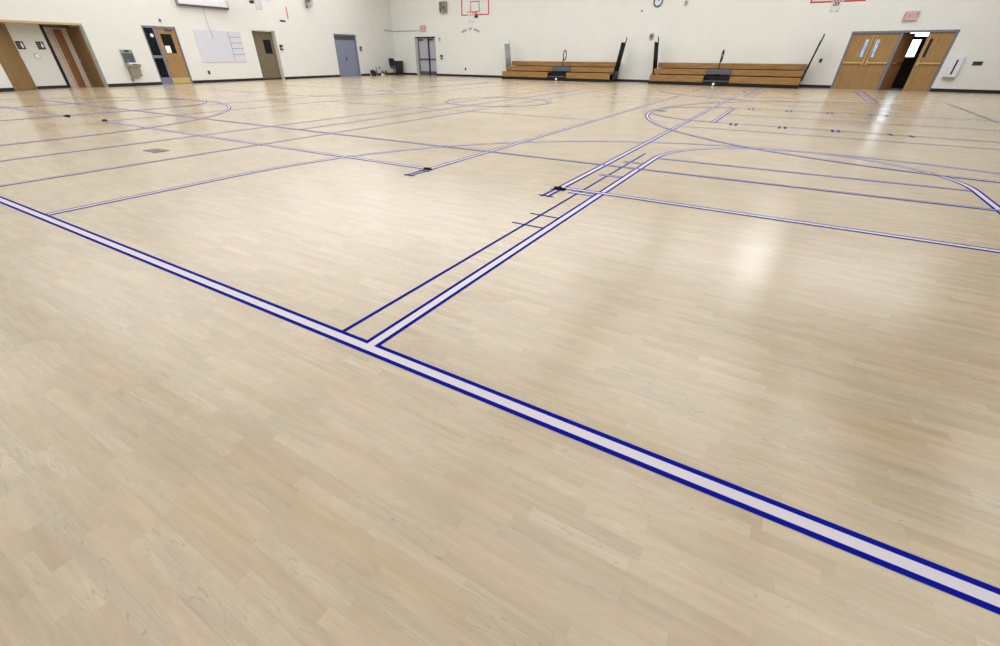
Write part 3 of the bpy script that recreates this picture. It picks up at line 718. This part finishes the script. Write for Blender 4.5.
# bag, bottle, shoes along the wall
def gpos(x, y): v = Vector((x, y, 0)) - LEFT.o; return LEFT.u.dot(v), LEFT.n.dot(v)
s1, d1 = gpos(-27.35, 28.15)
t = corner_thing('gym_bag', s1, d1, 'small black gym bag standing on the floor right of the blue grey double door', 'bag')
t.mb().box(s1 - 0.18, s1 + 0.18, d1 - 0.12, d1 + 0.12, 0, 0.36, 0.06).build('body', M['black'], t.e)
t.mb().tube([(s1 + 0.12 * math.cos(a), d1, 0.34 + 0.11 * math.sin(a)) for a in [i * PI / 10 for i in range(11)]], 0.012, 6).build('handle', M['dgrey'], t.e)
single('yellow_cup', LEFT, (s1 - 0.32, d1 - 0.05, 0), lambda b: b.cyl((s1 - 0.32, d1 - 0.05, 0), (s1 - 0.32, d1 - 0.05, 0.12), 0.035, 14, 0.05), M['yellow'], 'small yellow cup on the floor at the left of the gym bag', 'cup')
t = corner_thing('water_bottle', s1 + 0.55, d1 + 0.1, 'tall grey water bottle standing right of the gym bag', 'bottle')
sb, db = s1 + 0.55, d1 + 0.1
t.mb().tube([(sb, db, 0), (sb, db, 0.36), (sb, db, 0.42), (sb, db, 0.47)], [0.07, 0.07, 0.045, 0.04], 14).build('body', M['bottle'], t.e)
t.mb().cyl((sb, db, 0.47), (sb, db, 0.54), 0.045, 14).build('cap', M['dgrey'], t.e)
def shoe(name, sx, dx, m, sole, label, grp, kz=1.0, k=1.0):
    t = corner_thing(name, sx, dx, label, 'shoe', grp)
    prof = [(-0.15, 0.02), (-0.15, 0.13), (-0.08, 0.15), (-0.02, 0.12), (0.08, 0.08), (0.15, 0.055), (0.17, 0.02)]
    b = t.mb(); b.prism([(sx + x * k, dx - 0.05, z * k * kz) for x, z in prof], (0, 0.10, 0)); b.build('upper', m, t.e)
    t.mb().box(sx - 0.155 * k, sx + 0.175 * k, dx - 0.055, dx + 0.055, 0, 0.03, 0.01).build('sole', sole, t.e)
shoe('sneaker', s1 + 0.95, d1 - 0.15, M['white'], M['white'], 'white sneaker on the floor right of the grey water bottle', None, k=0.95)
shoe('sneaker', s1 + 0.75, d1 + 0.25, M['black'], M['black'], 'black sneaker on the floor behind the white sneaker', None, k=1.6)
for k in range(2):
    shoe('leather_boot', 23.05 + k * 0.42, -0.3, M['brown_box'], M['black'], ('brown leather boot by the wall below the outlet, ' + ('farther from' if k == 0 else 'nearer to') + ' the office chair'), 'brown leather boots', kz=1.5, k=1.25)

# ------------------------------------------------------------------ court lines (metres on the floor)
K = 1.0765      # court survey units to metres
ZL = [0.0012]
def ribbon(b, pts, w, z, off=0.0, closed=False):
    P = [Vector((x, y)) for x, y in pts]; n = len(P); L_, R_ = [], []
    for i in range(n):
        if closed: a, c = P[i - 1], P[(i + 1) % n]
        else: a, c = P[max(i - 1, 0)], P[min(i + 1, n - 1)]
        d1 = (P[i] - a).normalized() if (P[i] - a).length > 1e-9 else None
        d2 = (c - P[i]).normalized() if (c - P[i]).length > 1e-9 else None
        d1 = d1 or d2; d2 = d2 or d1
        n1 = Vector((-d1.y, d1.x)); n2 = Vector((-d2.y, d2.x)); mt = (n1 + n2).normalized(); sc = 1 / max(0.3, mt.dot(n1))
        L_.append(b._v((*(P[i] + mt * sc * (off + w / 2)), z))); R_.append(b._v((*(P[i] + mt * sc * (off - w / 2)), z)))
    for i in range(n if closed else n - 1):
        j = (i + 1) % n; b._f([R_[i], R_[j], L_[j], L_[i]])
def kk(pts): return [(x * K, y * K) for x, y in pts]
def arc(cx, cy, r, a0, a1, n=40): return [(cx + r * math.cos(math.radians(a0 + (a1 - a0) * i / n)), cy + r * math.sin(math.radians(a0 + (a1 - a0) * i / n))) for i in range(n + 1)]
WT, WB = 0.046, 0.0245
OFF = (WT + WB) / 2
def dline(label, paths, edges=None, group='white court lines with blue edges', closed=False, kw=1.0, wb=1.0):
    wb *= WB
    """white line with a blue edge either side; edges: own polylines for the blue tape (side, pts)"""
    z = ZL[0]; ZL[0] += 0.00016
    b = MB()
    for p in paths: ribbon(b, kk(p), WT * kw, z, 0, closed)
    o = b.build('court_line', M['white_paint']); tag(o, label, 'court line', group)
    for i, p in enumerate(paths):
        for sd in (1, -1):
            pp = p
            if edges and (i, sd) in edges:
                for q in edges[(i, sd)]:
                    b = MB(); ribbon(b, kk(q), wb, z + 0.00008, sd * (WT * kw + wb) / 2); b.build('blue_edge', M['blue_tape'], o)
                continue
            b = MB(); ribbon(b, kk(pp), wb, z + 0.00008, sd * (WT * kw + wb) / 2, closed); b.build('blue_edge', M['blue_tape'], o)
    return o
def sline(label, path, w=WB, group='single blue tape lines', name='tape_line', m=None):
    z = ZL[0]; ZL[0] += 0.00016
    b = MB(); ribbon(b, kk(path), w, z); o = b.build(name, m or M['blue_tape']); return tag(o, label, 'tape line', group)

CX, CX2 = 0.29, -15.70
YB = 1.156; XL = -1.386; XR = 1.95
oK = OFF / K; hw = (OFF + WB / 2) / K
dline('long white blue-edged court line crossing the foreground from left to right edge', [[(-9.5, YB), (5.0, YB)]],
      edges={(0, 1): [[(-9.5, YB), (XL - oK + WB / 2 / K, YB)], [(XL + oK - WB / 2 / K, YB), (5.0, YB)]]})
rk = (XR - XL) / 2; ck = (XR + XL) / 2; yft = 6.73
key = [(XL, YB + 0.01)] + arc(ck, yft, rk, 180, 0, 40) + [(XR, YB + 0.01)]
dline('white blue-edged lane line rising from the foreground junction and curving over the key', [key],
      edges={(0, 1): [[(XL, YB + oK - WB / 2 / K)] + key[1:-1] + [(XR, YB + oK)]], (0, -1): [[(XL, YB + oK - WB / 2 / K)] + key[1:-1] + [(XR, YB + oK)]]})
sline('single blue line running parallel left of the lane from the foreground line', [(-1.593, YB + hw), (-1.593, 7.0)])
sline('lower of the two thin blue lane ticks nearest the foreground junction', [(-1.71, 3.19), (XL - hw, 3.19)], group='blue lane ticks')
sline('upper of the two thin blue lane ticks nearest the foreground junction', [(-1.70, 3.50), (XL - hw, 3.50)], group='blue lane ticks')
dline('short lane mark in front of the navy wad beside the lane', [[(-1.69, 4.385), (XL - hw, 4.385)]], kw=0.9)
dline('short lane mark midway up the lane between the two long cross lines', [[(-1.70, 5.32), (XL - hw, 5.32)]], kw=0.5)
dline('short lane mark highest up the lane just below its curve', [[(-1.69, 6.23), (XL - hw, 6.23)]], kw=0.5)
dline('free throw line crossing the key at the top of the straight lane', [[(XL + hw, yft - 0.02), (XR - hw, yft - 0.02)]], kw=0.5)
x3 = 5.545; cy3 = 2.9
dline('long arc rising from the foreground line at left and sweeping over the key', [[(CX - x3, YB + 0.05)] + arc(CX, cy3, x3, 180, 0, 72) + [(CX + x3, YB + 0.05)]])
def corner(label, pts): return dline(label, [pts])
corner('court outline with its near corner by the biggest navy wad', [(5.0, 4.50), (-1.83, 4.50), (-1.82, 22.85)])
corner('middle court outline with a near corner left of the lane', [(-12.12, 22.9), (-12.15, 4.46), (-3.58, 4.46), (-3.59, 22.85)])
corner('left volleyball court outline ending at the navy wad nearest the restroom alcove', [(-22.5, 4.42), (-13.95, 4.42), (-14.05, 22.9)])
# crossing tape tails at two corners
def tail(label, x, y):
    z = ZL[0]; ZL[0] += 0.0002
    o = None
    for k, sx in enumerate((-1, 1)):
        b = MB(); ribbon(b, [(x * K + sx * OFF, y * K - 0.06), (x * K + sx * OFF, y * K - 0.46)], WB, z)
        r = b.build('tape_tail' if o is None else 'tape_strip', M['blue_tape'], o)
        if o is None: o = r; tag(o, label, 'tape line', 'crossing tape tails')
    for dy in (-0.12, -0.42):
        b = MB()
        for sx in (-1, 1): ribbon(b, [(x * K + sx * OFF - 0.05, y * K + dy), (x * K + sx * OFF + 0.05, y * K + dy)], WB, z + 0.0001)
        b.build('tape_strip', M['blue_tape'], o)
tail('crossed blue tape tails sticking out past the navy wad beside the lane', -1.83, 4.50)
tail('crossed blue tape tails sticking out past the middle court corner left of the lane', -3.58, 4.46)
sl2 = 'far pale court lines'
dline('long pale second cross line reaching from the left wall side to the right edge', [[(-20.0, 5.82), (5.0, 5.90)]], kw=0.45)
dline('attack line crossing the middle volleyball court', [[(-12.1, 10.42), (-3.62, 10.40)]], kw=0.6, wb=0.5)
dline('attack line crossing the right hand volleyball court', [[(-1.78, 10.42), (5.0, 10.30)]], kw=0.6, wb=0.5)
dline('longest single diagonal line rising from the left edge below the floor plate', [[(-6.90, YB + 0.05), (-6.98, 15.0), (-7.0, 26.9)]], kw=0.7, wb=0.7)
dline('leftmost of three close diagonal court lines in mid floor', [[(-8.60, -0.5), (-8.62, 8.3), (-8.85, 20.7)]], kw=0.7, wb=0.7)
dline('middle one of three close diagonals, starting at the second long cross line', [[(-7.80, 5.90), (-7.87, 21.6)]], kw=0.7, wb=0.7)
# cross court at right: lane, arcs
cyx = 13.38
dline('half court line crossing the main court at right', [[(-1.40, cyx), (5.0, 13.15)]], kw=0.6, wb=0.5)
dline('lower lane line with blue tick marks at the right', [[(-1.20, cyx - 1.87), (5.0, 11.15)]], kw=0.6, wb=0.5)
dline('upper lane line with blue tick marks at the right', [[(-1.20, cyx + 1.87), (5.0, 15.4)]], kw=0.6, wb=0.5)
dline('half circle at the top of the cross court key at right', [arc(-1.20, cyx, 1.87, 90, 270, 32)])
dline('bold short free throw line of the cross court at right', [[(-1.32, 11.45), (-1.32, 15.04)]])
dline('large three point arc of the cross court bending round the right hand key', [arc(3.0, 13.4, 6.03, 92, 264, 64)])
# the same at the left end
dline('half circle at the top of the cross court key near the left wall', [arc(-14.5, cyx, 1.75, -90, 90, 32)])
dline('lower lane line of the cross court near the left wall', [[(-21.0, cyx - 1.87), (-14.5, cyx - 1.87)]], kw=0.6, wb=0.5)
dline('upper lane line of the cross court near the left wall', [[(-21.0, cyx + 1.87), (-14.5, cyx + 1.87)]], kw=0.6, wb=0.5)
dline('centre circle of the cross court, a flat oval in mid floor', [arc(-7.8, 13.3, 1.6, 0, 360, 56)[:-1]], closed=True)
# the left court parallel to the main one
key2 = [(CX2 - rk, 1.5), (CX2 - rk, yft)] + arc(CX2, yft, rk, 180, 0, 32) + [(CX2 + rk, 1.5)]
dline('key outline with half circle of the left court', [key2])
dline('three point arc curling back below the drinking fountain', [arc(CX2, cy3, x3, 180, 0, 64) + [(CX2 + x3, 1.0)]], kw=0.9, wb=0.8)
dline('free throw half circle at the far end of the left court', [[(CX2 - rk, 25.3)] + arc(CX2, 19.55, rk, -180, 0, 32) + [(CX2 + rk, 25.3)]])
# far end of the main court
dline('bold far left lane line of the main court ending by the right bleacher', [[(-1.27, 19.5), (-1.25, 25.4)]])
sline('single blue line left of the far lane by the right bleacher', [(-1.52, 20.1), (-1.49, 25.2)])
dline('bold far right lane line of the main court by the wooden doors', [[(2.11, 19.9), (2.16, 26.0)]])
sline('single blue line right of the far lane by the wooden doors', [(2.31, 19.6), (2.38, 25.6)])
dline('far free throw line in front of the right bleacher', [[(-1.2, 18.85), (3.0, 18.4)]], kw=0.6, wb=0.5)
dline('far three point arc in front of the gap between the bleachers', [arc(CX, 23.7, x3, 180, 255, 30)])
dline('diagonal court line at the far right below the lavender cabinet', [[(4.17, 21.0), (4.01, 15.0)]], kw=0.8, wb=0.6)

# lane tick marks: pairs of small blue blocks
tick_spots = [(-0.93, 15.12, 'upper'), (-0.04, 15.13, 'upper'), (0.86, 15.15, 'upper'), (-0.95, 11.30, 'lower'), (-0.06, 11.29, 'lower'), (0.83, 11.31, 'lower')]
names = ['leftmost', 'middle', 'rightmost']
for i, (x, y, row) in enumerate(tick_spots):
    for k in range(2):
        z = ZL[0]
        b = MB(); dx = x + (0.10 if k else 0.0); ribbon(b, kk([(dx, y - 0.15), (dx, y + 0.15)]), 0.042, z)
        o = b.build('lane_tick', M['blue_tape'])
        tag(o, '%s blue block of the %s pair on the %s ticked lane line' % (('left', 'right')[k], names[i % 3], row), 'tick mark', 'blue lane tick blocks')
for x, y, row, nm in ((1.75, 15.16, 'upper', 'left'), (2.07, 15.20, 'upper', 'right'), (1.72, 11.33, 'lower', 'left'), (2.02, 11.26, 'lower', 'right')):
    b = MB(); ribbon(b, kk([(x - 0.03, y + 0.09), (x + 0.03, y - 0.09)]), 0.06, ZL[0]); o = b.build('lane_tick', M['blue_tape'])
    tag(o, 'lone %s blue dash at the right end of the %s ticked lane line' % (nm, row), 'tick mark', 'blue lane tick blocks')

# navy wads at the court corners
def wad(x, y, sc, label, n=3):
    b = MB((x * K, y * K, 0))
    for i in range(n):
        f = (i / (n - 1) - 0.5) if n > 1 else 0
        b.blob((x * K + f * sc * 1.25, y * K - f * sc * 0.1, 0.006 * sc / 0.1), sc * 0.48, sc * 0.36, (0.03, 0.042, 0.03)[i % 3] * sc / 0.1 * 0.8, 0.10, 2)
    for v in b.bm.verts:
        if v.co.z < 0.001: v.co.z = 0.001
    o = b.build('tape_wad', M['navy']); o.location = (x * K, y * K, 0.002); tag(o, label, 'tape wad', 'navy wads at court corners')
wad(-1.82, 4.435, 0.075, 'lumpy navy wad on the court corner beside the lane, the biggest')
wad(-3.59, 4.44, 0.065, 'navy wad on the middle court corner left of the lane')
wad(-12.23, 4.49, 0.10, 'navy wad on the left corner of the middle court', 2)
wad(-13.80, 4.40, 0.12, 'navy wad on the corner of the left court, nearest the restroom alcove', 2)
wad(-14.2, 23.0, 0.06, 'navy dot far away in front of the fire alarm and arched lettering', 2)
wad(-12.4, 23.1, 0.06, 'navy dot far away in front of the left end of the left bleacher', 2)
wad(-3.60, 22.9, 0.06, 'navy dot at the far end of the middle court line before the right bleacher', 2)
wad(-1.79, 22.85, 0.06, 'navy dot at the far end of the court line before the right bleacher aisle', 2)

def floor_plate(x, y, w, d, label, round_=False):
    t = Thing('floor_plate', FLOOR, (x, y, 0), label, 'floor plate', 'metal floor plates')
    if round_:
        t.mb().cyl((x, y, 0.0005), (x, y, 0.005), w / 2, 28).build('cover', M['plate'], t.e)
        t.mb().cyl((x, y, 0.005), (x, y, 0.006), w / 7, 12).build('latch', M['dgrey'], t.e)
    else:
        t.mb().box(x - w / 2, x + w / 2, y - d / 2, y + d / 2, 0.0005, 0.006, 0.001).build('cover', M['plate'], t.e)
        t.mb().box(x - w / 6, x + w / 6, y - d / 6, y + d / 6, 0.006, 0.0075).build('latch', M['dgrey'], t.e)
floor_plate(-7.72 * K, 3.30 * K, 0.36, 0.22, 'dark square floor plate in the left part of the floor')
floor_plate(-2.85 * K, 13.32 * K, 0.34, 0.3, 'flat round grey floor plate inside the cross court half circle at right', True)
floor_plate(-18.52 * K, 6.56 * K, 0.16, 0.16, 'tiny dark floor plate near the restroom alcove', True)

# ------------------------------------------------------------------ lights
LAMP_W = 190
b = MB(); b.prism([(-6.5, 17.8, 6.7), (-0.8, 16.9, 6.7), (3.2, 15.6, 6.7), (11.1, 15.0, 6.7), (11.1, 19.2, 6.7), (4.4, 19.4, 6.7), (-0.8, 18.3, 6.7), (-6.5, 18.6, 6.7)], (0, 0, 0.5))  # added out of view, outline shaped to darken the floor reflection at right
b.prism([(4.2, 8.5, 6.72), (5.5, 8.5, 6.72), (6.6, 15.6, 6.72), (3.0, 15.9, 6.72)], (0, 0, 0.44))
tag(b.build('ceiling_blocker', M['blocker']), 'dark branching blocker added under the ceiling to darken the floor reflection', 'blocker', kind='structure')
def area(name, loc_, size, sy, power, col=(1, 1, 1), rot=(0, 0, 0)):
    l = bpy.data.lights.new(name, 'AREA'); l.shape = 'RECTANGLE'; l.size = size; l.size_y = sy; l.energy = power; l.color = col
    o = bpy.data.objects.new(name, l); COL.objects.link(o); o.location = loc_; o.rotation_euler = rot
    return o
# a grid of broad diffuse ceiling panels, brighter towards the far end
TX = (-25.0, -19.0, -13.0, -7.0, -1.0, 5.0); TY = ((0.0, 0.55), (6.2, 0.8), (12.4, 1.0), (18.6, 1.1), (24.8, 1.15))
for x in TX:
    for y, k in TY:
        area('ceiling_panel_lamp', (x, y, 7.4), 5.4, 5.4, LAMP_W * k, (0.985, 0.99, 1.0))

area('strip_lamp', (0.75, 23.8, 6.95), 1.4, 6.0, 75, (0.985, 0.99, 1.0))

# daylight seen through the vestibule glass
w = bpy.data.worlds.new('daylight'); SC.world = w; w.use_nodes = True
bg = w.node_tree.nodes['Background']; bg.inputs['Color'].default_value = (0.80, 0.90, 1.0, 1); bg.inputs['Strength'].default_value = 5.0

# ------------------------------------------------------------------ camera
f_, cx_, cy_, pit, yaw, rol = 426.95, 487.82, 356.48, 0.612847, -0.547733, -0.0049313
cp, sp = math.cos(pit), math.sin(pit); c, s = math.cos(yaw), math.sin(yaw)
fw = Vector((s * cp, c * cp, -sp)); rt = Vector((c, -s, 0)); dn = fw.cross(rt)
cr, sr = math.cos(rol), math.sin(rol)
rt, dn = rt * cr + dn * sr, dn * cr - rt * sr
cam = bpy.data.cameras.new('camera'); co = bpy.data.objects.new('camera', cam); COL.objects.link(co)
up = -dn; bk = -fw
co.matrix_world = Matrix(((rt.x, up.x, bk.x, 0), (rt.y, up.y, bk.y, 0), (rt.z, up.z, bk.z, 1.238), (0, 0, 0, 1)))
cam.sensor_width = 36; cam.lens = f_ / 1000 * 36
cam.shift_x = (500 - cx_) / 1000; cam.shift_y = (cy_ - 323) / 1000
cam.clip_start = 0.05; cam.clip_end = 200
SC.camera = co

vs = SC.view_settings
SC.display_settings.display_device = 'sRGB'
vs.view_transform = 'Standard'; vs.look = 'None'; vs.gamma = 1.0; vs.use_curve_mapping = False
vs.exposure = 0.13
SC.cycles.use_denoising = True
SC.cycles.max_bounces = 8; SC.cycles.diffuse_bounces = 4; SC.cycles.glossy_bounces = 4
